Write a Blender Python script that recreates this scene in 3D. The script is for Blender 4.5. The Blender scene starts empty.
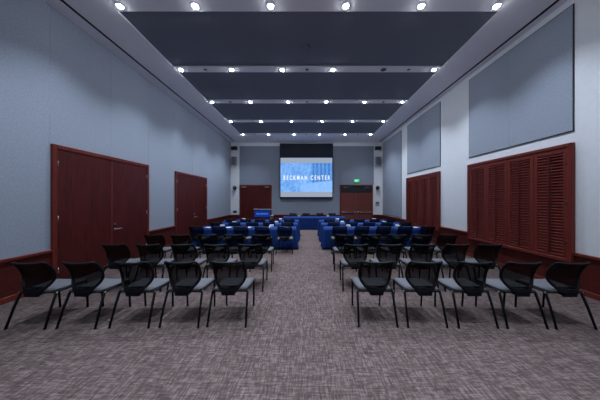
import bpy, bmesh, math, random
from mathutils import Vector, Matrix
random.seed(7)
S = bpy.context.scene
COL = S.collection
PI = math.pi

# ------------------------------------------------------------------ materials
class NT:
    def __init__(s, name):
        m = bpy.data.materials.new(name); m.use_nodes = True
        s.m = m; s.t = m.node_tree; s.t.nodes.clear()
        s.out = s.t.nodes.new('ShaderNodeOutputMaterial')
    def n(s, typ, **kw):
        x = s.t.nodes.new(typ)
        for k, v in kw.items():
            if k in x.inputs.keys() if isinstance(k, str) else False: x.inputs[k].default_value = v
            else: setattr(x, k, v)
        return x
    def l(s, a, b): s.t.links.new(a, b)
    def bsdf(s, col=(.5, .5, .5), rough=.6, metal=0, spec=.5):
        b = s.t.nodes.new('ShaderNodeBsdfPrincipled')
        b.inputs['Base Color'].default_value = (*col, 1)
        b.inputs['Roughness'].default_value = rough
        b.inputs['Metallic'].default_value = metal
        b.inputs['Specular IOR Level'].default_value = spec
        s.l(b.outputs[0], s.out.inputs[0]); return b
    def coords(s, scale=(1, 1, 1)):
        tc = s.t.nodes.new('ShaderNodeTexCoord'); mp = s.t.nodes.new('ShaderNodeMapping')
        mp.inputs['Scale'].default_value = scale
        s.l(tc.outputs['Object'], mp.inputs['Vector']); return mp.outputs[0]
    def noise(s, vec, scale=5, detail=3, rough=.5):
        x = s.t.nodes.new('ShaderNodeTexNoise'); s.l(vec, x.inputs['Vector'])
        x.inputs['Scale'].default_value = scale; x.inputs['Detail'].default_value = detail
        x.inputs['Roughness'].default_value = rough
        return x.outputs['Fac']
    def ramp(s, fac, stops):
        r = s.t.nodes.new('ShaderNodeValToRGB'); s.l(fac, r.inputs[0])
        e = r.color_ramp.elements
        while len(e) < len(stops): e.new(.5)
        for i, (p, c) in enumerate(stops):
            e[i].position = p; e[i].color = (*c, 1)
        return r.outputs[0]
    def math(s, op, a, b=None, c=None, clamp=False):
        x = s.t.nodes.new('ShaderNodeMath'); x.operation = op; x.use_clamp = clamp
        for i, v in enumerate((a, b, c)):
            if v is None: continue
            if isinstance(v, (int, float)): x.inputs[i].default_value = v
            else: s.l(v, x.inputs[i])
        return x.outputs[0]
    def mix(s, fac, a, b, mode='MIX'):
        x = s.t.nodes.new('ShaderNodeMix'); x.data_type = 'RGBA'; x.blend_type = mode
        if isinstance(fac, (int, float)): x.inputs[0].default_value = fac
        else: s.l(fac, x.inputs[0])
        for i, v in ((6, a), (7, b)):
            if isinstance(v, tuple): x.inputs[i].default_value = (*v, 1)
            else: s.l(v, x.inputs[i])
        return x.outputs[2]
    def bump(s, b, h, strength=.2, dist=.01):
        x = s.t.nodes.new('ShaderNodeBump'); x.inputs['Strength'].default_value = strength
        x.inputs['Distance'].default_value = dist
        s.l(h, x.inputs['Height']); s.l(x.outputs[0], b.inputs['Normal'])

def sc(c, k): return tuple(min(1, v*k) for v in c)

def mat_fabric(name, col, scale=60, amp=.16, rough=.9, bump=.15, spec=.2):
    t = NT(name); b = t.bsdf(col, rough, spec=spec)
    v = t.coords(); f = t.noise(v, scale, 4, .65); g = t.noise(v, 1.7, 2)
    c = t.ramp(f, [(.3, sc(col, 1-amp)), (.7, sc(col, 1+amp))])
    c2 = t.mix(t.math('MULTIPLY', g, .25), c, sc(col, .85))
    t.l(c2, b.inputs['Base Color']); t.bump(b, f, bump, .004)
    return t.m
def mat_plain(name, col, rough=.5, metal=0, spec=.5, var=.06):
    t = NT(name); b = t.bsdf(col, rough, metal, spec)
    f = t.noise(t.coords(), 9, 3)
    t.l(t.ramp(f, [(.3, sc(col, 1-var)), (.7, sc(col, 1+var))]), b.inputs['Base Color'])
    return t.m
def mat_wood(name, dark, light, grain=(26, 26, 1.3), rough=.38, spec=.2):
    t = NT(name); b = t.bsdf(dark, rough, spec=spec)
    v = t.coords(grain); f = t.noise(v, 2.2, 6, .6)
    g = t.noise(t.coords((3, 3, .35)), 1.5, 2)
    h = t.math('ADD', t.math('MULTIPLY', f, .75), t.math('MULTIPLY', g, .25))
    t.l(t.ramp(h, [(.33, dark), (.66, light)]), b.inputs['Base Color'])
    t.bump(b, f, .05, .003)
    return t.m
def mat_emit(name, col, strength):
    t = NT(name); e = t.n('ShaderNodeEmission')
    e.inputs[0].default_value = (*col, 1); e.inputs[1].default_value = strength
    t.l(e.outputs[0], t.out.inputs[0]); return t.m

def mat_carpet():
    t = NT('carpet_weave'); b = t.bsdf((.1, .08, .08), .95, spec=.06)
    def brick(rot, w, h, off):
        tc = t.n('ShaderNodeTexCoord'); mp = t.n('ShaderNodeMapping')
        mp.inputs['Rotation'].default_value = (0, 0, rot); mp.inputs['Location'].default_value = off
        t.l(tc.outputs['Object'], mp.inputs['Vector'])
        k = t.n('ShaderNodeTexBrick'); t.l(mp.outputs[0], k.inputs['Vector'])
        k.inputs['Color1'].default_value = (0, 0, 0, 1); k.inputs['Color2'].default_value = (1, 1, 1, 1); k.inputs['Mortar'].default_value = (.3, .3, .3, 1)
        k.inputs['Scale'].default_value = 1; k.inputs['Mortar Size'].default_value = 0
        k.inputs['Brick Width'].default_value = w; k.inputs['Row Height'].default_value = h
        k.offset = .37; k.offset_frequency = 3; k.squash = 1.6; k.squash_frequency = 4
        return k.outputs['Color']
    a = brick(0, .055, .0105, (.0, .0, 0)); c = brick(PI/2, .055, .0105, (.03, .004, 0))
    a2 = brick(0, .12, .015, (.013, .007, 0)); c2 = brick(PI/2, .11, .014, (.05, .01, 0))
    fine = t.noise(t.coords((90, 90, 1)), 1.0, 2, .8)
    big = t.noise(t.coords((1, 1, 1)), 1.3, 3)
    h = t.math('ADD', t.math('MULTIPLY', a, .24), t.math('MULTIPLY', c, .27))
    h = t.math('ADD', h, t.math('MULTIPLY', t.math('ADD', a2, c2), .14))
    h = t.math('ADD', h, t.math('MULTIPLY', fine, .22))
    col = t.ramp(h, [(.22, CA), (.52, CB), (.82, CC)])
    col = t.mix(t.math('MULTIPLY', big, .3), col, CB)
    t.l(col, b.inputs['Base Color']); t.bump(b, h, .3, .005)
    return t.m
CA, CB, CC = (.034, .0242, .0222), (.086, .0625, .0575), (.185, .140, .130)

def mat_meshfabric():
    t = NT('chair_net'); b = t.bsdf((.004, .0045, .006), .8, spec=.08)
    tr = t.n('ShaderNodeBsdfTransparent'); mx = t.n('ShaderNodeMixShader')
    f = t.noise(t.coords((1, 1, 1)), 240, 1)
    t.l(t.ramp(f, [(.3, (.56, .56, .56)), (.7, (.76, .76, .76))]), mx.inputs[0])
    t.l(tr.outputs[0], mx.inputs[1]); t.l(b.outputs[0], mx.inputs[2])
    t.l(mx.outputs[0], t.out.inputs[0]); return t.m

def mat_slide():
    # blue-tinted slide: foliage upper left, columns upper right, pale ground lower right (x,z in metres about its centre)
    t = NT('slide_image'); tc = t.n('ShaderNodeTexCoord'); sp = t.n('ShaderNodeSeparateXYZ')
    t.l(tc.outputs['Object'], sp.inputs[0]); X, Z = sp.outputs[0], sp.outputs[2]
    leaf = t.noise(t.coords((1, 1, 1)), 5.5, 6, .7)
    blob = t.noise(t.coords((1, 1, 1)), 1.6, 3, .6)
    cols = t.math('SINE', t.math('MULTIPLY', X, 26))
    upper = t.math('MULTIPLY', t.math('ADD', Z, .25), 3, clamp=True)
    right = t.math('MULTIPLY', t.math('SUBTRACT', X, .2), 4, clamp=True)
    left = t.math('SUBTRACT', 1.0, right)
    fol = t.math('ADD', t.math('MULTIPLY', leaf, .8), t.math('MULTIPLY', blob, .45))
    colp = t.math('ADD', t.math('MULTIPLY', cols, .1), t.math('ADD', .42, t.math('MULTIPLY', t.math('SUBTRACT', leaf, .5), .5)))
    up = t.math('ADD', t.math('MULTIPLY', fol, left), t.math('MULTIPLY', colp, right))
    # path edge running up to the right
    pz = t.math('SUBTRACT', t.math('MULTIPLY', X, .12), .33)
    low = t.math('MULTIPLY', t.math('SUBTRACT', pz, Z), 12, clamp=True)
    ground = t.math('ADD', .74, t.math('MULTIPLY', t.math('SUBTRACT', leaf, .5), .35))
    lowr = t.math('MULTIPLY', low, t.math('MULTIPLY', t.math('ADD', X, .5), 2.5, clamp=True))
    val = t.math('ADD', t.math('MULTIPLY', up, t.math('SUBTRACT', 1.0, lowr)), t.math('MULTIPLY', ground, lowr))
    c = t.ramp(val, [(.30, (.055, .19, .52)), (.55, (.13, .34, .80)), (.75, (.26, .50, .93)), (.95, (.42, .62, .96))])
    e = t.n('ShaderNodeEmission'); t.l(c, e.inputs[0]); e.inputs[1].default_value = 1.0
    t.l(e.outputs[0], t.out.inputs[0]); return t.m

FAB = (.36, .40, .465)
M = {}
M['fabric_wall'] = mat_fabric('grey_blue_fabric', FAB, 45, .14)
M['fabric_panel'] = mat_fabric('panel_fabric', (.33, .365, .425), 45, .14)
M['fabric_back'] = mat_fabric('back_fabric', (.25, .275, .325), 45, .14)
M['white'] = mat_plain('white_paint', (.80, .81, .82), .75, spec=.25, var=.02)
M['soffit'] = mat_plain('soffit_paint', (.87, .855, .88), .8, spec=.2, var=.02)
M['dark_panel'] = mat_fabric('dark_acoustic', (.18, .19, .23), 50, .12)
M['black'] = mat_plain('black_plastic', (.010, .011, .013), .45)
M['frame'] = mat_plain('black_chair_frame', (.004, .0044, .0055), .5, 0, .16)
M['net'] = mat_meshfabric()
M['seat'] = mat_fabric('seat_fabric', (.092, .092, .100), 90, .22, spec=.25)
M['wood'] = mat_wood('mahogany', (.044, .0072, .0066), (.110, .0185, .0155))
M['wood_trim'] = mat_wood('mahogany_trim', (.118, .0185, .0135), (.195, .034, .025), rough=.3)
M['wood_slat'] = mat_wood('mahogany_slats', (.150, .024, .0175), (.235, .042, .031), rough=.55, spec=.08)
M['wood_h'] = mat_wood('mahogany_flat_grain', (.062, .010, .0085), (.115, .0205, .0165), grain=(4, 1.3, 26))
M['wood_brown'] = mat_wood('brown_door_wood', (.135, .036, .030), (.175, .052, .043))
M['cloth'] = mat_fabric('royal_blue_cloth', (.0035, .026, .135), 50, .14, rough=.7, spec=.2)
M['paper'] = mat_plain('white_paper', (.55, .57, .60), .7, var=.02)
M['steel'] = mat_plain('brushed_steel', (.60, .60, .62), .3, 1.0)
M['grey_box'] = mat_plain('grey_plastic', (.30, .31, .34), .6)
M['carpet'] = mat_carpet()
M['slide'] = mat_slide()
M['screen_grey'] = mat_emit('screen_margin', (.36, .42, .54), .85)
M['letters'] = mat_emit('slide_letters', (.85, .92, 1.0), 1.0)
M['lens'] = mat_emit('lamp_lens', (.84, .91, 1.0), 170)
M['lens_off'] = mat_plain('unlit_lens', (.10, .10, .11), .25)
M['exit_green'] = mat_emit('exit_green', (.02, .62, .20), .95)
M['exit_white'] = mat_emit('exit_white', (.75, 1, .85), 1.0)
M['sign_blue'] = mat_emit('lectern_sign_blue', (.006, .055, .46), .55)
M['sign_mark'] = mat_emit('lectern_sign_marks', (.16, .34, .85), .55)

# ------------------------------------------------------------------ mesh helpers
def box(bm, a, b, bev=0, seg=1):
    lo = [min(p, q) for p, q in zip(a, b)]; hi = [max(p, q) for p, q in zip(a, b)]
    vs = [bm.verts.new((x, y, z)) for x in (lo[0], hi[0]) for y in (lo[1], hi[1]) for z in (lo[2], hi[2])]
    F = [(0, 1, 3, 2), (4, 6, 7, 5), (0, 4, 5, 1), (2, 3, 7, 6), (0, 2, 6, 4), (1, 5, 7, 3)]
    fs = [bm.faces.new([vs[i] for i in f]) for f in F]
    if bev:
        es = list({e for f in fs for e in f.edges})
        bmesh.ops.bevel(bm, geom=es, offset=bev, segments=seg, affect='EDGES', profile=.5)
def tube(bm, pts, r, n=8, closed=False, flat=1.0, smooth=True):
    pts = [Vector(p) for p in pts]; N = len(pts); rings = []
    up = None
    for i, p in enumerate(pts):
        if closed: d = pts[(i+1) % N]-pts[i-1]
        else: d = pts[min(i+1, N-1)]-pts[max(i-1, 0)]
        d.normalize()
        if up is None:
            up = Vector((0, 0, 1)) if abs(d.z) < .9 else Vector((0, 1, 0))
        s = d.cross(up).normalized(); up = s.cross(d).normalized()
        rr = r[i] if isinstance(r, (list, tuple)) else r
        rings.append([bm.verts.new(p+s*(math.cos(2*PI*k/n)*rr)+up*(math.sin(2*PI*k/n)*rr*flat)) for k in range(n)])
    for i in range(N if closed else N-1):
        A, B = rings[i], rings[(i+1) % N]
        for k in range(n):
            f = bm.faces.new((A[k], A[(k+1) % n], B[(k+1) % n], B[k])); f.smooth = smooth
    if not closed:
        bm.faces.new(rings[0][::-1]); bm.faces.new(rings[-1])
def lathe(bm, prof, n=20, c=(0, 0, 0)):
    rings = [[bm.verts.new((c[0]+r*math.cos(2*PI*k/n), c[1]+r*math.sin(2*PI*k/n), c[2]+z)) for k in range(n)] for r, z in prof]
    for A, B in zip(rings, rings[1:]):
        for k in range(n):
            f = bm.faces.new((A[k], A[(k+1) % n], B[(k+1) % n], B[k])); f.smooth = True
    bm.faces.new(rings[0][::-1]); bm.faces.new(rings[-1])
def obj(name, bm, m, parent=None):
    bmesh.ops.recalc_face_normals(bm, faces=bm.faces)
    me = bpy.data.meshes.new(name); bm.to_mesh(me); bm.free()
    me.materials.append(M[m] if isinstance(m, str) else m)
    o = bpy.data.objects.new(name, me); COL.objects.link(o)
    if parent: o.parent = parent
    return o
def B(*boxes, bev=0):
    bm = bmesh.new()
    for a, b in boxes: box(bm, a, b, bev)
    return bm
def tag(o, label, cat, group=None):
    o['label'] = label; o['category'] = cat
    if group: o['group'] = group
    return o
def thing(name, label, cat, loc=(0, 0, 0), rz=0, group=None):
    o = bpy.data.objects.new(name, None); COL.objects.link(o); o.empty_display_size = .1
    o.location = loc; o.rotation_euler = (0, 0, rz)
    return tag(o, label, cat, group)
def struct(name, bm, m):
    o = obj(name, bm, m); o['kind'] = 'structure'; return o
def struct_empty(name, loc):
    o = bpy.data.objects.new(name, None); COL.objects.link(o); o.location = loc; o['kind'] = 'structure'; return o
def dup(root, loc, rz, label, group=None):
    r = root.copy(); COL.objects.link(r); r.location = loc; r.rotation_euler = (0, 0, rz)
    r['label'] = label
    if group: r['group'] = group
    for ch in list(root.children):
        c = ch.copy(); COL.objects.link(c); c.parent = r
        for g in list(ch.children):
            d = g.copy(); COL.objects.link(d); d.parent = c
    return r
def interp(kn, x):
    if x <= kn[0][0]: return kn[0][1]
    if x >= kn[-1][0]: return kn[-1][1]
    for i in range(len(kn)-1):
        x0, y0 = kn[i]; x1, y1 = kn[i+1]
        if x0 <= x <= x1:
            xm, ym = kn[max(i-1, 0)]; xp, yp = kn[min(i+2, len(kn)-1)]
            m0 = (y1-ym)/(x1-xm)*(x1-x0); m1 = (yp-y0)/(xp-x0)*(x1-x0)
            t = (x-x0)/(x1-x0); t2 = t*t; t3 = t2*t
            return (2*t3-3*t2+1)*y0+(t3-2*t2+t)*m0+(-2*t3+3*t2)*y1+(t3-t2)*m1

# ------------------------------------------------------------------ room
W = 4.67; YB = 13.0; YF = -3.0; ZC = 5.15; H = 1.6
struct('floor', B(((-W-.2, YF-.2, -.1), (W+.2, YB+.2, 0))), 'carpet')
# left wall: stretched fabric in 1.2 m sheets with fine joints
bm = bmesh.new(); y = 3.83-1.2*6
while y < YB-.01:
    a, b = max(y, YF), min(y+1.2, YB)
    if b > a+.02: box(bm, (-W-.1, a, 0), (-W, b, ZC+.06), .004)
    y += 1.2
struct('wall_left', bm, 'fabric_wall')
struct('wall_right', B(((W, YF, 0), (W+.1, YB, ZC+.06))), 'white')
struct('wall_back', B(((-W, YB, 0), (W, YB+.1, ZC+.06))), 'white')
struct('wall_front', B(((-W, YF-.1, 0), (W, YF, ZC+.06))), 'fabric_wall')
# ceiling: slab, side soffits with an open air slot, strips that carry the spotlights
LX = [(k-2.5)*1.378+.04 for k in range(6)]
LY = [3.84+1.88*k for k in range(5)]
LYX = [3.84-1.88*k for k in (1, 2, 3)]            # rows over and behind the camera
PX0, PX1 = -3.55, 3.64
bm = bmesh.new()
box(bm, (-W-.1, YF-.1, ZC+.07), (W+.1, YB+.1, ZC+.15))
for a, b in ((-W, -4.385), (-4.315, PX0), (PX1, 4.455), (4.525, W)):
    box(bm, (a, YF, ZC), (b, YB, ZC+.07))
for yy in LY[:-1]+LYX:
    box(bm, (PX0, yy-.115, ZC), (PX1, yy+.115, ZC+.07))
box(bm, (PX0, LY[-1]-.115, ZC), (PX1, YB, ZC+.07))
struct('ceiling', bm, 'soffit')
rows = sorted(LY+LYX)
names = {0: 'dark grey ceiling panel nearest the camera, ahead of the nearest spotlight row',
         1: 'dark grey ceiling panel between the nearest and second spotlight rows',
         2: 'dark grey ceiling panel between the second and third spotlight rows',
         3: 'dark grey ceiling panel between the third and fourth spotlight rows',
         4: 'narrow dark grey ceiling panel between the fourth and farthest spotlight rows'}
for i in range(2, 7):
    o = obj('ceiling_panel', B(((PX0+.006, rows[i]+.121, ZC+.03), (PX1-.006, rows[i+1]-.121, ZC+.07))), 'dark_panel')
    tag(o, names[i-2], 'ceiling panel', 'dark acoustic ceiling panels')
for a, b, lab in ((-4.385, -4.315, 'long black air slot in the ceiling along the left wall'),
                  (4.455, 4.525, 'long black air slot in the ceiling along the right wall')):
    bm = B(((a, YF, ZC+.045), (b, YB-.25, ZC+.07)), ((a, YF, ZC+.012), (a+.006, YB-.25, ZC+.045)), ((b-.006, YF, ZC+.012), (b, YB-.25, ZC+.045)))
    tag(obj('air_slot', bm, 'black'), lab, 'air vent', 'ceiling air slots')

# wainscot, cap rail, baseboard
WZ = .69
D1 = (3.835, 6.20); D2 = (7.46, 9.84); DT = 2.63
S1 = (3.64, 6.0); S2 = (7.28, 9.66)
BD1 = (-4.11, -2.12); BD2 = (2.09, 4.13)
def left_runs(): return [(YF, D1[0]), (D1[1], D2[0]), (D2[1], YB)]
def right_runs(): return [(YF, S1[0]), (S1[1], S2[0]), (S2[1], YB)]
bm = bmesh.new(); cap = bmesh.new(); bb = bmesh.new()
for a, b in left_runs():
    box(bm, (-W, a, .09), (-W+.02, b, WZ-.05)); box(cap, (-W, a, WZ-.05), (-W+.045, b, WZ), .006); box(bb, (-W, a, 0), (-W+.03, b, .09), .004)
struct('trim_1', bm, 'wood_h'); struct('trim_2', cap, 'wood_trim'); struct('baseboard_left', bb, 'wood_trim')
bm = bmesh.new(); cap = bmesh.new(); bb = bmesh.new()
for a, b in right_runs():
    box(cap, (W-.045, a, WZ-.05), (W, b, WZ), .006)
    box(bm, (W-.02, a, .09), (W, b, WZ-.05))
for a, b in (S1, S2): box(bm, (W-.02, a, .09), (W, b, .5))
box(bb, (W-.03, YF, 0), (W, YB, .09), .004)
struct('trim_3', bm, 'wood_h'); struct('trim_4', cap, 'wood_trim'); struct('baseboard_right', bb, 'wood_trim')
bm = bmesh.new(); cap = bmesh.new(); bb = bmesh.new()
for a, b in ((-W+.022, BD1[0]), (BD1[1], BD2[0]), (BD2[1], W-.022)):
    box(bm, (a, YB-.02, .09), (b, YB, WZ-.05)); box(cap, (a, YB-.045, WZ-.05), (b, YB, WZ), .006); box(bb, (a, YB-.03, 0), (b, YB, .09), .004)
struct('trim_5', bm, 'wood_h'); struct('trim_6', cap, 'wood_trim'); struct('baseboard_back', bb, 'wood_trim')

# doors of the left wall (built for a wall at x = -W, facing +x)
def left_door(name, y0, y1, top, leaf_top, right_handle):
    r = struct_empty(name, (-W, (y0+y1)/2, 0)); w = (y1-y0)/2; f = .075
    obj('door_frame', B(((0, -w, 0), (.045, -w+f, top), ), ((0, w-f, 0), (.045, w, top)), ((0, -w+f, top-f), (.045, w-f, top)), bev=.004), 'wood_trim', r)
    for s in (-1, 1):
        a, b = (-w+f+.004, -.004) if s < 0 else (.004, w-f-.004)
        lf = obj('door_leaf', B(((.002, a, .01), (.030, b, top-f-.006)), bev=.003), 'wood', r)
        for hz in (.28, leaf_top*.5, top-.35):
            yy = a+.012 if s < 0 else b-.012
            bm = bmesh.new(); tube(bm, [(.037, yy, hz-.05), (.037, yy, hz+.05)], .008, 8); obj('hinge', bm, 'steel', lf)
        if s > 0:
            bm = bmesh.new()
            tube(bm, [(.03, a+.08, .90), (.075, a+.08, .90), (.082, a+.11, .90), (.08, a+.22, .90)], .011, 8)
            lathe_y(bm, (.030, a+.08, .90), .027, .012)
            obj('handle', bm, 'steel', lf)
            bm = bmesh.new(); lathe_y(bm, (.030, a+.07, 1.02), .022, .018); obj('deadbolt', bm, 'steel', lf)
    bm = B(((.004, -.022, .01), (.036, .022, top-f-.006)), bev=.003); obj('astragal', bm, 'wood_trim', r)
    return r
def lathe_y(bm, c, r, t, n=14):
    A = [bm.verts.new((c[0], c[1]+r*math.cos(2*PI*k/n), c[2]+r*math.sin(2*PI*k/n))) for k in range(n)]
    Bv = [bm.verts.new((c[0]+t, c[1]+.85*r*math.cos(2*PI*k/n), c[2]+.85*r*math.sin(2*PI*k/n))) for k in range(n)]
    for k in range(n): bm.faces.new((A[k], A[(k+1) % n], Bv[(k+1) % n], Bv[k]))
    bm.faces.new(A); bm.faces.new(Bv)
left_door('door_1', *D1, DT, 2.5, True)
left_door('door_2', *D2, DT, 2.5, True)

# doors of the back wall (facing -y)
r = struct_empty('door_3', ((BD1[0]+BD1[1])/2, YB, 0)); w = (BD1[1]-BD1[0])/2; f = .07; T = 2.53
obj('door_frame', B(((-w, -.05, 0), (-w+f, 0, T)), ((w-f, -.05, 0), (w, 0, T)), ((-w+f, -.05, T-f), (w-f, 0, T)), bev=.004), 'wood_trim', r)
for a, b in ((-w+f+.003, -.004), (.004, w-f-.003)):
    lf = obj('door_leaf', B(((a, -.032, .01), (b, -.002, T-f-.005)), bev=.003), 'wood', r)
    c = a+.22 if a < -.1 else b-.22
    obj('door_closer', B(((c-.14, -.09, T-.16), (c+.14, -.033, T-.11)), ((c-.02, -.07, T-.11), (c+.02, -.045, T-.075)), bev=.006), 'steel', lf)
    hx = b-.07 if a < -.1 else a+.07
    bm = bmesh.new(); tube(bm, [(hx, -.033, .8), (hx, -.07, .8), (hx, -.07, 1.08), (hx, -.033, 1.08)], .011, 8); obj('pull_handle', bm, 'steel', lf)
r = struct_empty('door_4', ((BD2[0]+BD2[1])/2, YB, 0)); w = (BD2[1]-BD2[0])/2
obj('door_frame', B(((-w, -.05, 0), (-w+f, 0, T)), ((w-f, -.05, 0), (w, 0, T)), ((-w+f, -.05, T-.055), (w-f, 0, T)), bev=.004), 'wood_trim', r)
obj('transom', B(((-w+f, -.02, 2.04), (w-f, -.002, T-.055))), 'black', r)
for a, b in ((-w+f+.003, -.004), (.004, w-f-.003)):
    lf = obj('door_leaf', B(((a, -.032, .01), (b, -.002, 2.035)), bev=.003), 'wood_brown', r)
    bm = B(((a+.04, -.08, .79), (a+.12, -.033, .90)), ((b-.12, -.08, .79), (b-.04, -.033, .90)), ((a+.12, -.075, .815), (b-.12, -.045, .865)), bev=.006)
    obj('panic_bar', bm, 'steel', lf)
    c = a+.3 if a < -.1 else b-.3
    bm = B(((c-.15, -.08, 2.33), (c+.15, -.021, 2.40)), bev=.006); tube(bm, [(c, -.06, 2.33), (c+(.25 if a < -.1 else -.25), -.05, 2.2), (c+(.05 if a < -.1 else -.05), -.04, 2.05)], .01, 6)
    obj('door_closer', bm, 'lens_off', lf)

# fabric on the back wall: two fields, left and right of the screen, notched over the doors
def back_fabric(x0, x1, d, lab):
    bm = bmesh.new(); z1 = 4.93; g = .003
    zl = WZ
    if x0 < 0:
        parts = [((x0, T+.004), (d[1], z1)), ((d[1]+.004, zl), (x1, z1))]
    else:
        parts = [((d[0], T+.004), (x1, z1)), ((x0, zl), (d[0]-.004, z1))]
    for (a, za), (b, zb) in parts: box(bm, (a, YB-.027, za), (b, YB-.002, zb), .004)
    return tag(obj('fabric_panel', bm, 'fabric_back'), lab, 'fabric panel', 'back wall fabric')
back_fabric(-4.11, -.001, BD1, 'grey fabric covering the back wall left of centre, over the plain red doors')
back_fabric(.001, 4.19, BD2, 'grey fabric covering the back wall right of centre, behind the exit sign')

# fabric panels of the right wall
def side_panel(y0, y1, z0, z1, lab, n=2):
    r = thing('acoustic_panel', lab, 'fabric panel', (W-.002, (y0+y1)/2, (z0+z1)/2), 0, 'right wall fabric panels')
    h = (y1-y0)/2; v = (z1-z0)/2
    obj('panel_frame', B(((-.014, -h, -v), (0, h, v))), 'black', r)
    bm = bmesh.new(); st = 2*(h-.014)/n
    for k in range(n): box(bm, (-.020, -h+.014+k*st, -v+.014), (-.004, -h+.014+(k+1)*st, v-.014), .004)
    obj('fabric_face', bm, 'fabric_panel', r)
side_panel(3.65, 6.0, 2.80, 5.02, 'large grey fabric panel on the right wall above the nearest shutters')
side_panel(7.28, 9.66, 2.78, 5.02, 'grey fabric panel on the right wall above the farther shutters', 2)
side_panel(10.25, 12.72, WZ+.03, 5.02, 'tall grey fabric panel on the right wall beside the back corner', 2)

# louvred shutters on the right wall
def shutters(y0, y1, lab):
    z0, z1 = .5, 2.6
    r = thing('louvered_shutters', lab, 'shutters', (W, (y0+y1)/2, 0), 0, 'shutters on the right wall')
    h = (y1-y0)/2; f = .06
    obj('gap_shade_sheet', B(((-.012, -h+f, z0+f), (0, h-f, z1-f))), 'black', r)  # black sheet added behind the slats, stands in for the shade in their gaps
    obj('shutter_frame', B(((-.07, -h, z0), (0, -h+f, z1)), ((-.07, h-f, z0), (0, h, z1)), ((-.07, -h+f, z1-f), (0, h-f, z1)), ((-.07, -h+f, z0), (0, h-f, z0+f)), bev=.004), 'wood_trim', r)
    n = 4; lw = 2*(h-f)/n; A = z0+f+.004; Bz = z1-f-.004; st = .065; rl = .085
    for k in range(n):
        a = -h+f+k*lw+.003; b = a+lw-.006
        bm = B(((-.055, a, A), (-.018, a+st, Bz)), ((-.055, b-st, A), (-.018, b, Bz)), ((-.055, a+st, A), (-.018, b-st, A+rl*.4)), ((-.055, a+st, Bz-rl), (-.018, b-st, Bz)), bev=.003)
        lf = obj('shutter_leaf', bm, 'wood_trim', r)
        bm = bmesh.new(); N = 34; p = (Bz-rl-A-rl*.4)/N
        for q in range(N):
            zc = A+rl*.4+(q+.5)*p; t = math.radians(37)
            cx = -.040; ww = .025; th = .004
            dx, dz = math.cos(t)*ww, math.sin(t)*ww; nx, nz = -math.sin(t)*th, math.cos(t)*th
            prof = [(cx-dx-nx, zc-dz-nz), (cx+dx-nx, zc+dz-nz), (cx+dx+nx, zc+dz+nz), (cx-dx+nx, zc-dz+nz)]
            R0 = [bm.verts.new((x, a+st, z)) for x, z in prof]; R1 = [bm.verts.new((x, b-st, z)) for x, z in prof]
            for i in range(4): bm.faces.new((R0[i], R0[(i+1) % 4], R1[(i+1) % 4], R1[i]))
        obj('slats', bm, 'wood_slat', lf)
        m = (a+b)/2
        obj('tilt_rod', B(((-.072, m-.014, A+rl*.4+.02), (-.060, m+.014, Bz-rl-.02)), bev=.003), 'wood', lf)
    for k in (0, 2, 4):
        yy = -h+f+k*lw
        for zz in (.85, 1.55, 2.25):
            yk = yy if k == 2 else (yy-.012 if k == 4 else yy+.012)
            bm = bmesh.new(); tube(bm, [(-.073, yk, zz-.035), (-.073, yk, zz+.035)], .007, 8); obj('hinge', bm, 'black', r)
shutters(S1[0], S1[1], 'red wooden louvered shutters nearest the camera on the right wall')
shutters(S2[0], S2[1], 'red wooden louvered shutters farther along the right wall')

# ------------------------------------------------------------------ projection screen
r = thing('projection_screen', 'large projection screen with a lit blue slide, hanging on the back wall', 'screen', (.02, YB-.1, 0))
x0, x1 = -1.63, 1.64; zt = 5.07; zs = 4.19; zb = 1.70
obj('masking_drop', B(((x0, -.03, zs), (x1, .07, zt)), bev=.003), mat_plain('dark_drop_cloth', (.010, .014, .026), .5, spec=.2), r)
obj('screen_frame', B(((x0, -.03, zb), (x0+.045, .06, zs)), ((x1-.045, -.03, zb), (x1, .06, zs)), ((x0+.045, -.03, zb), (x1-.045, .06, zb+.09)), bev=.003), 'black', r)
obj('screen_surface', B(((x0+.045, 0, zb+.09), (x1-.045, .02, zs))), 'screen_grey', r)
zi0, zi1 = 2.10, 3.87; zc = (zi0+zi1)/2
im = obj('slide', B(((x0+.045, -.006, zi0-zc), (x1-.045, -.001, zi1-zc))), 'slide', r); im.location = (0, 0, zc)
def text_mesh(name, s, cx, zc, width, cap, m, parent, y, off=.012, space=1.25, depth=.002):
    cu = bpy.data.curves.new(name, 'FONT'); cu.body = s; cu.align_x = 'CENTER'; cu.align_y = 'CENTER'
    cu.space_character = space; cu.offset = off; cu.extrude = depth; cu.resolution_u = 3
    t = bpy.data.objects.new('t', cu); COL.objects.link(t)
    bpy.context.view_layer.update()
    me = bpy.data.meshes.new_from_object(t.evaluated_get(bpy.context.evaluated_depsgraph_get())); bpy.data.objects.remove(t)
    xs = [v.co.x for v in me.vertices]; ys = [v.co.y for v in me.vertices]
    kx = width/(max(xs)-min(xs)); ky = cap/(max(ys)-min(ys)); mx = (max(xs)+min(xs))/2; my = (max(ys)+min(ys))/2
    for v in me.vertices:
        X, Y, Z = v.co; v.co = ((X-mx)*kx, -Z, (Y-my)*ky)
    me.materials.clear(); me.materials.append(M[m]); me.name = name
    o = bpy.data.objects.new(name, me); COL.objects.link(o); o.parent = parent; o.location = (cx, y, zc)
    return o
text_mesh('lettering', 'BECKMAN CENTER', .03, 1.6+22.4*.0612-zc, 2.86, .275, 'letters', im, -.010, off=.022, space=1.6)

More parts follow.
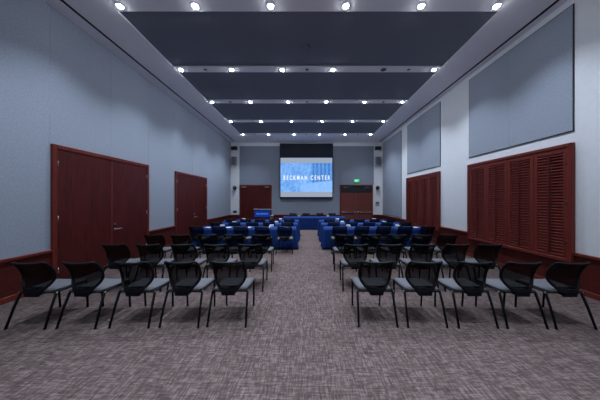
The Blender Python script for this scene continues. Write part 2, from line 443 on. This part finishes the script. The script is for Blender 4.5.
# exit sign
r = thing('exit_sign', 'green lit exit sign above the red doors at the right of the back wall', 'exit sign', (3.12, YB-.03, 2.79))
obj('housing', B(((-.17, -.045, -.105), (.17, 0, .105)), bev=.006), 'grey_box', r)
fc = obj('sign_face', B(((-.16, -.05, -.095), (.16, -.044, .095))), 'exit_green', r)
text_mesh('lettering', 'EXIT', 0, 0, .20, .105, 'exit_white', fc, -.053, off=.01, space=1.1)

# boxes on the white strips at both ends of the back wall
def strip_items(x, side, extra):
    r = thing('wall_box', f'small black box mounted at the top of the white strip in the back {side} corner', 'equipment box', (x, YB, 4.78), 0, 'black boxes by the ceiling')
    obj('casing', B(((-.18, -.20, -.10), (.18, -.03, .10)), bev=.012), 'black', r)
    obj('wall_mount', B(((-.05, -.035, -.05), (.05, 0, .05))), 'black', r)
    r = thing('loudspeaker', f'grey loudspeaker on the white strip in the back {side} corner', 'loudspeaker', (x, YB, 4.0), 0, 'grey wall loudspeakers')
    bm = B(((-.15, -.22, -.25), (.15, -.05, .25)), bev=.02); obj('cabinet', bm, 'grey_box', r)
    obj('grille', B(((-.13, -.228, -.23), (.13, -.218, .23)), bev=.004), mat_fabric('speaker_grille', (.16, .17, .19), 150), r)
    obj('wall_mount', B(((-.04, -.055, -.04), (.04, 0, .04))), 'black', r)
    r = thing('wall_camera', f'small black wall camera on the white strip in the back {side} corner', 'camera', (x+.03*(1 if side == 'left' else -1), YB, 2.33), 0, 'wall cameras')
    obj('mount', B(((-.05, -.05, -.13), (.05, 0, .05)), bev=.008), 'grey_box', r)
    bm = bmesh.new(); tube(bm, [(0, -.05, .0), (0, -.10, .01), (0, -.17, .02), (0, -.24, .03)], [.05, .11, .12, .085], 14); obj('camera_head', bm, 'black', r)
    bm = bmesh.new(); tube(bm, [(0, -.24, .03), (0, -.265, .033)], .05, 12); obj('camera_lens', bm, 'lens_off', r)
    if extra == 'outlet':
        r = thing('wall_outlet', 'black outlet plate low on the white strip in the back left corner', 'outlet', (x, YB, .87))
        obj('plate', B(((-.11, -.015, -.075), (.11, 0, .075)), bev=.004), 'black', r)
        obj('socket', B(((-.07, -.02, -.04), (-.01, -.014, .04)), ((.01, -.02, -.04), (.07, -.014, .04)), bev=.003), 'lens_off', r)
    else:
        r = thing('control_plate', 'grey control plate on the white strip in the back right corner', 'control plate', (x, YB, 1.36))
        obj('mount_plate', B(((-.12, -.02, -.14), (.12, 0, .14)), bev=.005), 'grey_box', r)
        obj('display', B(((-.08, -.024, .02), (.08, -.019, .10)), bev=.002), 'lens_off', r)
strip_items(-4.40, 'left', 'outlet'); strip_items(4.42, 'right', 'plate')

# ------------------------------------------------------------------ ceiling fittings
ORD = ['leftmost', 'second from the left', 'third from the left', 'third from the right', 'second from the right', 'rightmost']
RN = ['nearest', 'second', 'third', 'fourth', 'farthest']
def spot_fixture(label, lit):
    r = thing('ceiling_spotlight', label, 'spotlight', (0, 0, ZC), 0, 'ceiling spotlights')
    bm = bmesh.new(); lathe(bm, [(.048, -.001), (.075, -.001), (.075, -.007), (.068, -.011), (.05, -.009), (.046, -.004)], 24)
    obj('trim_ring', bm, 'soffit' if lit else 'lens_off', r)
    bm = bmesh.new(); lathe(bm, [(.043, -.002), (.043, -.012), (.038, -.020), (.025, -.027), (.01, -.029)], 20)
    obj('lens', bm, 'lens' if lit else 'lens_off', r)
    return r
lit0 = None
def add_spot(k, x, yy):
    wash = k in (0, 5)                       # the outer lamps of every row flood the side walls, the inner ones are narrow
    nm = 'flood_beam' if wash else 'spot_beam'
    L = bpy.data.lights.get(nm)
    if L is None:
        L = bpy.data.lights.new(nm, 'SPOT'); L.energy = 205 if wash else 350; L.color = (.72, .83, 1.0)
        L.spot_size = math.radians(116 if wash else 64); L.spot_blend = 1.0; L.shadow_soft_size = .025
    o = bpy.data.objects.new(nm, L); COL.objects.link(o); o.location = (x, yy, ZC-.09)
for ri, yy in enumerate(LY):
    for k, x in enumerate(LX):
        off = (ri == 1 and k == 4)
        lab = f'lit ceiling spotlight, {ORD[k]} in the {RN[ri]} row'
        if off: lab = 'unlit dark-ringed ceiling spotlight, second from the right in the second row'
        if off: r = spot_fixture(lab, False); r.location = (x, yy, ZC)
        elif lit0 is None: lit0 = spot_fixture(lab, True); lit0.location = (x, yy, ZC)
        else: dup(lit0, (x, yy, ZC), 0, lab)
        if not off: add_spot(k, x, yy)
for yy in LYX:
    for k, x in enumerate(LX): add_spot(k, x, yy)
# sprinklers and smoke detector
s0 = None
for ri, nm in ((1, 'second'), (2, 'third'), (4, 'farthest')):
    for x, side in ((-2.74, 'left'), (.03, 'centre'), (2.8, 'right')):
        lab = f'small sprinkler head at the {side} of the {nm} spotlight row'
        if s0 is None:
            s0 = thing('sprinkler_head', lab, 'sprinkler', (x, LY[ri], ZC), 0, 'sprinkler heads')
            bm = bmesh.new(); lathe(bm, [(.045, .004), (.045, -.006), (.03, -.012)], 16); obj('escutcheon', bm, 'lens_off', s0)
            bm = bmesh.new(); lathe(bm, [(.01, -.012), (.01, -.03), (.026, -.032), (.026, -.036)], 12); obj('deflector', bm, 'steel', s0)
        else: dup(s0, (x, LY[ri], ZC), 0, lab)
r = thing('smoke_detector', 'small dark smoke detector on the dark ceiling panel behind the nearest spotlights', 'smoke detector', (.03, 4.9, ZC+.03))
bm = bmesh.new(); lathe(bm, [(.065, 0), (.065, -.012), (.05, -.03), (.02, -.034)], 20); obj('housing', bm, 'lens_off', r)
bm = bmesh.new(); lathe(bm, [(.075, 0), (.075, -.006), (.066, -.008)], 20); obj('base_ring', bm, 'black', r)

# ------------------------------------------------------------------ chairs
PY = [(.375, -.206), (.44, -.202), (.50, -.180), (.58, -.160), (.66, -.172), (.74, -.214), (.81, -.275)]
PW = [(.375, .082), (.43, .098), (.47, .130), (.52, .172), (.58, .199), (.66, .206), (.74, .203), (.81, .199)]
def bp(u, z, off=0):
    w = interp(PW, z); yy = interp(PY, z)+.028*u*u*min(1, max(0, (z-.42)/.15))
    top = max(0, (z-.68)/.13)
    zz = z+.016*u**4*top-.004*top
    return Vector((u*w, yy+off, zz))
def make_chair(label):
    t = thing('mesh_back_chair', label, 'chair')
    # seat cushion: rounded slab with waterfall front
    bm = bmesh.new(); nx, ny = 12, 12; top = []; bot = []
    for j in range(ny+1):
        v = j/ny; yy = -.178+.458*v
        rt = []; rb = []
        for i in range(nx+1):
            u = -1+2*i/nx
            w = .215+.02*math.sin(v*PI*.6)
            e = max(abs(u), abs(2*v-1))**8
            corner = (abs(u)**6)*(abs(2*v-1)**6)
            x = u*w*(1-.06*corner); y2 = yy-(2*v-1)*.02*corner
            z = .452+.006*abs(u)**2-.022*e-.03*max(0, (v-.75)/.25)**2-.008*math.sin(PI*v)
            rt.append(bm.verts.new((x, y2, z))); rb.append(bm.verts.new((x*.97, y2*.98, .412+.0*e)))
        top.append(rt); bot.append(rb)
    for j in range(ny):
        for i in range(nx):
            f = bm.faces.new((top[j][i], top[j][i+1], top[j+1][i+1], top[j+1][i])); f.smooth = True
            bm.faces.new((bot[j][i], bot[j+1][i], bot[j+1][i+1], bot[j][i+1]))
    edge = [(0, i) for i in range(nx)]+[(j, nx) for j in range(ny)]+[(ny, i) for i in range(nx, 0, -1)]+[(j, 0) for j in range(ny, 0, -1)]
    for a, b in zip(edge, edge[1:]+edge[:1]):
        bm.faces.new((top[a[0]][a[1]], bot[a[0]][a[1]], bot[b[0]][b[1]], top[b[0]][b[1]]))
    obj('seat', bm, 'seat', t)
    # net of the back
    bm = bmesh.new(); nu, nv = 12, 12; L = []
    for off in (-.003, .003):
        L.append([[bm.verts.new(bp((-1+2*i/nu)*.98, .455+(.805-.455)*j/nv, off)) for i in range(nu+1)] for j in range(nv+1)])
    for q, G in enumerate(L):
        for j in range(nv):
            for i in range(nu):
                f = bm.faces.new((G[j][i], G[j][i+1], G[j+1][i+1], G[j+1][i])); f.smooth = True
    edge = [(0, i) for i in range(nu)]+[(j, nu) for j in range(nv)]+[(nv, i) for i in range(nu, 0, -1)]+[(j, 0) for j in range(nv, 0, -1)]
    for a, b in zip(edge, edge[1:]+edge[:1]):
        bm.faces.new((L[0][a[0]][a[1]], L[0][b[0]][b[1]], L[1][b[0]][b[1]], L[1][a[0]][a[1]]))
    obj('back_net', bm, 'net', t)
    # rim around the back
    bm = bmesh.new(); pts = []
    zs = [.43+(.795-.43)*i/14 for i in range(15)]
    pts += [bp(-1, z) for z in zs]
    pts += [bp(-1+.05, .806)]+[bp(u/8, .81) for u in range(-7, 8)]+[bp(.95, .806)]
    pts += [bp(1, z) for z in reversed(zs)]
    pts += [bp(u/4, .425) for u in (3, 1, -1, -3)]
    rr = []
    for i, p in enumerate(pts): rr.append(.0165 if p.z < .76 else .014)
    tube(bm, pts, rr, 8, closed=True); obj('back_frame', bm, 'frame', t)
    # solid shell at the foot of the back
    bm = bmesh.new(); L = []
    for off in (-.014, .012):
        L.append([[bm.verts.new(bp(-1+2*i/8, .375+(.505-.375)*j/6-(.05*(1-(i/4-1)**2) if j == 6 else 0), off)) for i in range(9)] for j in range(7)])
    for G in L:
        for j in range(6):
            for i in range(8):
                f = bm.faces.new((G[j][i], G[j][i+1], G[j+1][i+1], G[j+1][i])); f.smooth = True
    edge = [(0, i) for i in range(8)]+[(j, 8) for j in range(6)]+[(6, i) for i in range(8, 0, -1)]+[(j, 0) for j in range(6, 0, -1)]
    for a, b in zip(edge, edge[1:]+edge[:1]):
        bm.faces.new((L[0][a[0]][a[1]], L[0][b[0]][b[1]], L[1][b[0]][b[1]], L[1][a[0]][a[1]]))
    obj('lumbar_shell', bm, 'frame', t)
    # legs and rails
    for s in (-1, 1):
        bm = bmesh.new(); tube(bm, [(s*.243, -.275, 0), (s*.236, -.20, .24), (s*.229, -.14, .405), (s*.226, -.115, .418)], [.013, .014, .0155, .0145], 8); obj('leg', bm, 'frame', t)
    for s in (-1, 1):
        bm = bmesh.new(); tube(bm, [(s*.205, .275, 0), (s*.209, .262, .24), (s*.212, .25, .395), (s*.205, .235, .408)], [.013, .0135, .0145, .013], 8); obj('leg', bm, 'frame', t)
    bm = bmesh.new()
    tube(bm, [(-.228, -.145, .402), (.228, -.145, .402)], .0125, 8)
    tube(bm, [(-.212, .24, .398), (.212, .24, .398)], .0115, 8)
    for s in (-1, 1): tube(bm, [(s*.226, -.14, .404), (s*.214, .245, .40)], .012, 8)
    box(bm, (-.09, -.195, .388), (.09, -.10, .41), .004)
    obj('seat_rails', bm, 'frame', t)
    bm = bmesh.new()
    for s in (-1, 1): tube(bm, [(s*.239, -.145, .402), (s*.246, -.145, .402)], .010, 8)
    obj('bolts', bm, 'steel', t)
    return t
proto = None
def chair(x, yr, rz, label, group):
    global proto
    loc = (x, yr, 0)
    if proto is None:
        proto = make_chair(label); proto.location = loc; proto.rotation_euler = (0, 0, rz); proto['group'] = group
        return proto
    return dup(proto, loc, rz, label, group)
NTH = ['first', 'second', 'middle', 'fourth', 'outermost']
rowname = ['front', 'second', 'third']
RY = [2.64, 3.67, 4.70]
XR = [[.91, 1.53, 2.15, 2.755, 3.34], [.895, 1.49, 2.08, 2.68, 3.26], [.885, 1.47, 2.06, 2.64, 3.22]]
XL = [[-1.0, -1.59, -2.21, -2.85, -3.47], [-.995, -1.595, -2.19, -2.80, -3.40], [-1.02, -1.64, -2.24, -2.85, -3.45]]
for ri in range(3):
    for side, X in (('left', XL[ri]), ('right', XR[ri])):
        for k, x in enumerate(X):
            yf = RY[ri]-(.012*k if ri == 0 else 0)
            near = {0: 'beside the aisle', 4: 'beside the '+('left wall' if side == 'left' else 'right wall')}.get(k, f'{NTH[k]} from the aisle')
            chair(x, yf+.275, random.uniform(-.02, .02), f'empty mesh-back chair in the {rowname[ri]} open row, {side} block, {near}', 'chairs in open rows without tables')
TN = ['nearest', 'middle', 'farthest']
TYR = [6.17, 7.36, 8.59]                          # rear feet of the chairs at the tables
TXL = [[-.64, -1.31, -1.94, -2.59, -3.27], [-.66, -1.31, -1.91, -2.54, -3.18], [-.70, -1.30, -1.90, -2.50, -3.10]]
TXR = [[1.01, 1.67, 2.32, 2.96, 3.62], [.98, 1.61, 2.235, 2.87, 3.52], [.97, 1.60, 2.20, 2.84, 3.46]]
for ri in range(3):
    for side, X in (('left', TXL[ri]), ('right', TXR[ri])):
        for k, x in enumerate(X):
            near = {0: 'beside the aisle', 4: 'beside the '+('left wall' if side == 'left' else 'right wall')}.get(k, f'{NTH[k]} from the aisle')
            chair(x, TYR[ri]+.275, random.uniform(-.03, .03), f'chair at the {TN[ri]} blue tables, {side} block, {near}', 'chairs at the blue tables')
for x, lab in ((-.76, 'leftmost'), (.0, 'second from the left'), (.83, 'second from the right'), (1.54, 'rightmost')):
    chair(x, 12.17, PI+random.uniform(-.03, .03), f'chair facing the room behind the far head tables, {lab} of four', 'chairs behind the head tables')

# ------------------------------------------------------------------ draped tables
TH = .69; TD = .48; TW = 1.655
def table(x0, y0, label, fl, fr, name='draped_table'):
    r = thing(name, label, 'table', (x0+TW/2, y0+TD/2, 0), 0, 'tables under blue cloths')
    w, d = TW/2, TD/2
    bm = bmesh.new(); box(bm, (-w, -d, TH-.025), (w, d, TH), .012, 2); obj('cloth_top', bm, 'cloth', r)
    # pleated skirt following the edge
    per = []; n = 64; m = 20; e = .006
    for i in range(n): per.append((-w+2*w*i/n, -d, 0, -1))
    for i in range(m): per.append((w, -d+2*d*i/m, 1, 0))
    for i in range(n): per.append((w-2*w*i/n, d, 0, 1))
    for i in range(m): per.append((-w, d-2*d*i/m, -1, 0))
    rings = []; K = 9; ph = random.uniform(0, 6)
    for k in range(K+1):
        v = k/K; z = (TH-.014)*(1-v)+.004*v; ring = []
        for i, (px, py, nx, ny) in enumerate(per):
            s = i
            pl = (math.sin(s*1.15+ph)+.6*math.sin(s*.61+1.3+ph))*.017*(.2+.8*v)
            flare = .018*v
            if px > w-.05 or nx > 0: fx = fr
            elif px < -w+.05 or nx < 0: fx = fl
            else: fx = None
            ox = 0; oy = ny*(e+flare+max(-.010, pl))
            if nx: ox = nx*(e+(flare+.035*v+max(-.010, pl))*(fr if nx > 0 else fl))
            # corners pull outwards in a fold
            if abs(px) > w-.03 and abs(py) > d-.03:
                q = fr if px > 0 else fl
                ox += math.copysign(.03*v*q, px); oy += math.copysign(.012*v, py)
            ring.append(bm2.verts.new((px+ox, py+oy, z)) if False else (px+ox, py+oy, z))
        rings.append(ring)
    bm = bmesh.new(); R = [[bm.verts.new(p) for p in ring] for ring in rings]
    N = len(per)
    for a, b in zip(R, R[1:]):
        for i in range(N):
            f = bm.faces.new((a[i], a[(i+1) % N], b[(i+1) % N], b[i])); f.smooth = True
    R2 = [[bm.verts.new((p[0]*.994, p[1]*.98, p[2])) for p in ring] for ring in (rings[0], rings[-1])]
    for i in range(N):
        j = (i+1) % N
        bm.faces.new((R2[0][i], R2[1][i], R2[1][j], R2[0][j])); bm.faces.new((R[-1][i], R[-1][j], R2[1][j], R2[1][i])); bm.faces.new((R[0][i], R2[0][i], R2[0][j], R[0][j]))
    obj('cloth_skirt', bm, 'cloth', r)
    return r
def boxy(x, y0, label):
    r = thing('white_box', label, 'box', (x, y0, TH+.001), random.uniform(-.15, .15), 'white boxes on the tables')
    obj('carton', B(((-.065, -.06, 0), (.065, .06, .055)), bev=.004), 'paper', r)
    obj('lid', B(((-.068, -.063, .05), (.068, .063, .068)), bev=.004), 'paper', r)
def pad(x, y0, label):
    r = thing('notepad', label, 'notepad', (x, y0, TH+.001), random.uniform(-.08, .08), 'notepads on the tables')
    obj('pages', B(((-.075, -.11, 0), (.075, .09, .006))), 'paper', r)
    obj('binding', B(((-.076, .09, 0), (.076, .11, .009)), bev=.002), 'grey_box', r)
TY = [6.80, 8.01, 9.25]
for ri in range(3):
    for side in ('left', 'right'):
        for j, pos in enumerate(('aisle', 'wall')):
            if side == 'left': x0 = -.335-TW*(j+1)-.012*j
            else: x0 = .60+TW*j+.012*j
            out = 'beside the aisle' if j == 0 else f'nearer the {side} wall'
            fl, fr = ((0, 1) if j == 0 else (1, 0)) if side == 'left' else ((1, 0) if j == 0 else (0, 1))
            table(x0, TY[ri], f'blue draped table in the {TN[ri]} table row, {side} block, {out}', fl, fr)
            boxy(x0+TW/2, TY[ri]+.30, f'small white box on the {TN[ri]} {side} blue table {out}')
        X = TXL[ri] if side == 'left' else TXR[ri]
        for k, x in enumerate(X):
            near = {0: 'beside the aisle', 4: f'nearest the {side} wall'}.get(k, f'{NTH[k]} from the aisle')
            if ri or (side == 'right' and k < 4): continue
            pad(x+(.03 if side == 'left' else -.0), TY[ri]+.165, f'white notepad on the {TN[ri]} blue tables, {side} block, {near}')
table(-1.22, 11.28, 'far blue draped head table, left half, below the projection screen', 1, 0, 'head_table')
table(-1.22+TW+.012, 11.28, 'far blue draped head table, right half, toward the brown doors', 0, 1, 'head_table')
boxy(-.38, 11.5, 'small white box on the left half of the far head table')
boxy(1.20, 11.5, 'small white box on the right half of the far head table')

# ------------------------------------------------------------------ lectern
r = thing('lectern', 'wooden lectern with a bright blue sign on its front, before the red back doors', 'lectern', (-2.42, 11.9, 0))
obj('body', B(((-.42, -.24, .06), (.42, .24, 1.02)), bev=.008), 'wood', r)
obj('plinth', B(((-.45, -.27, 0), (.45, .27, .07)), bev=.006), 'black', r)
bm = bmesh.new(); box(bm, (-.47, -.29, 1.02), (.47, .27, 1.07), .008)
for v in bm.verts: v.co.z += (.27-v.co.y)*.06
obj('top', bm, 'grey_box', r)
sg = obj('sign_panel', B(((-.43, -.262, .66), (.41, -.242, 1.0)), bev=.004), 'sign_blue', r)
bm = bmesh.new(); x = -.33; rnd = random.Random(3)
while x < .30:
    w_ = rnd.uniform(.022, .038); h_ = rnd.choice((.05, .055, .08)); box(bm, (x, -.266, .80), (x+w_, -.2615, .80+h_)); x += w_+.016
obj('sign_marks', bm, 'sign_mark', sg)
bm = bmesh.new(); tube(bm, [(.40, .05, 1.08), (.42, .0, 1.18), (.40, -.10, 1.26)], .007, 6); tube(bm, [(.40, -.10, 1.26), (.395, -.14, 1.275)], .014, 8); obj('microphone', bm, 'black', r)
obj('side_shelf', B(((.42, -.2, .70), (.58, .2, .74)), ((.42, -.15, .56), (.55, -.11, .70)), ((.42, .11, .56), (.55, .15, .70)), bev=.004), 'grey_box', r)

# ------------------------------------------------------------------ camera, world, view
cam = bpy.data.cameras.new('camera'); cam.sensor_width = 36; cam.lens = 36*210/600; cam.shift_x = -6/600; cam.clip_start = .05
co = bpy.data.objects.new('camera', cam); COL.objects.link(co); co.location = (0, 0, H); co.rotation_euler = (PI/2, 0, 0)
S.camera = co
wd = bpy.data.worlds.new('world'); S.world = wd; wd.use_nodes = True
wd.node_tree.nodes['Background'].inputs[0].default_value = (.5, .6, .8, 1); wd.node_tree.nodes['Background'].inputs[1].default_value = .0
vs = S.view_settings; vs.view_transform = 'Standard'; vs.look = 'None'; vs.gamma = 1; vs.use_curve_mapping = False; vs.exposure = 0.12
S.cycles.max_bounces = 8; S.cycles.diffuse_bounces = 5; S.cycles.transparent_max_bounces = 24
S.cycles.use_denoising = True; S.cycles.sample_clamp_indirect = 6
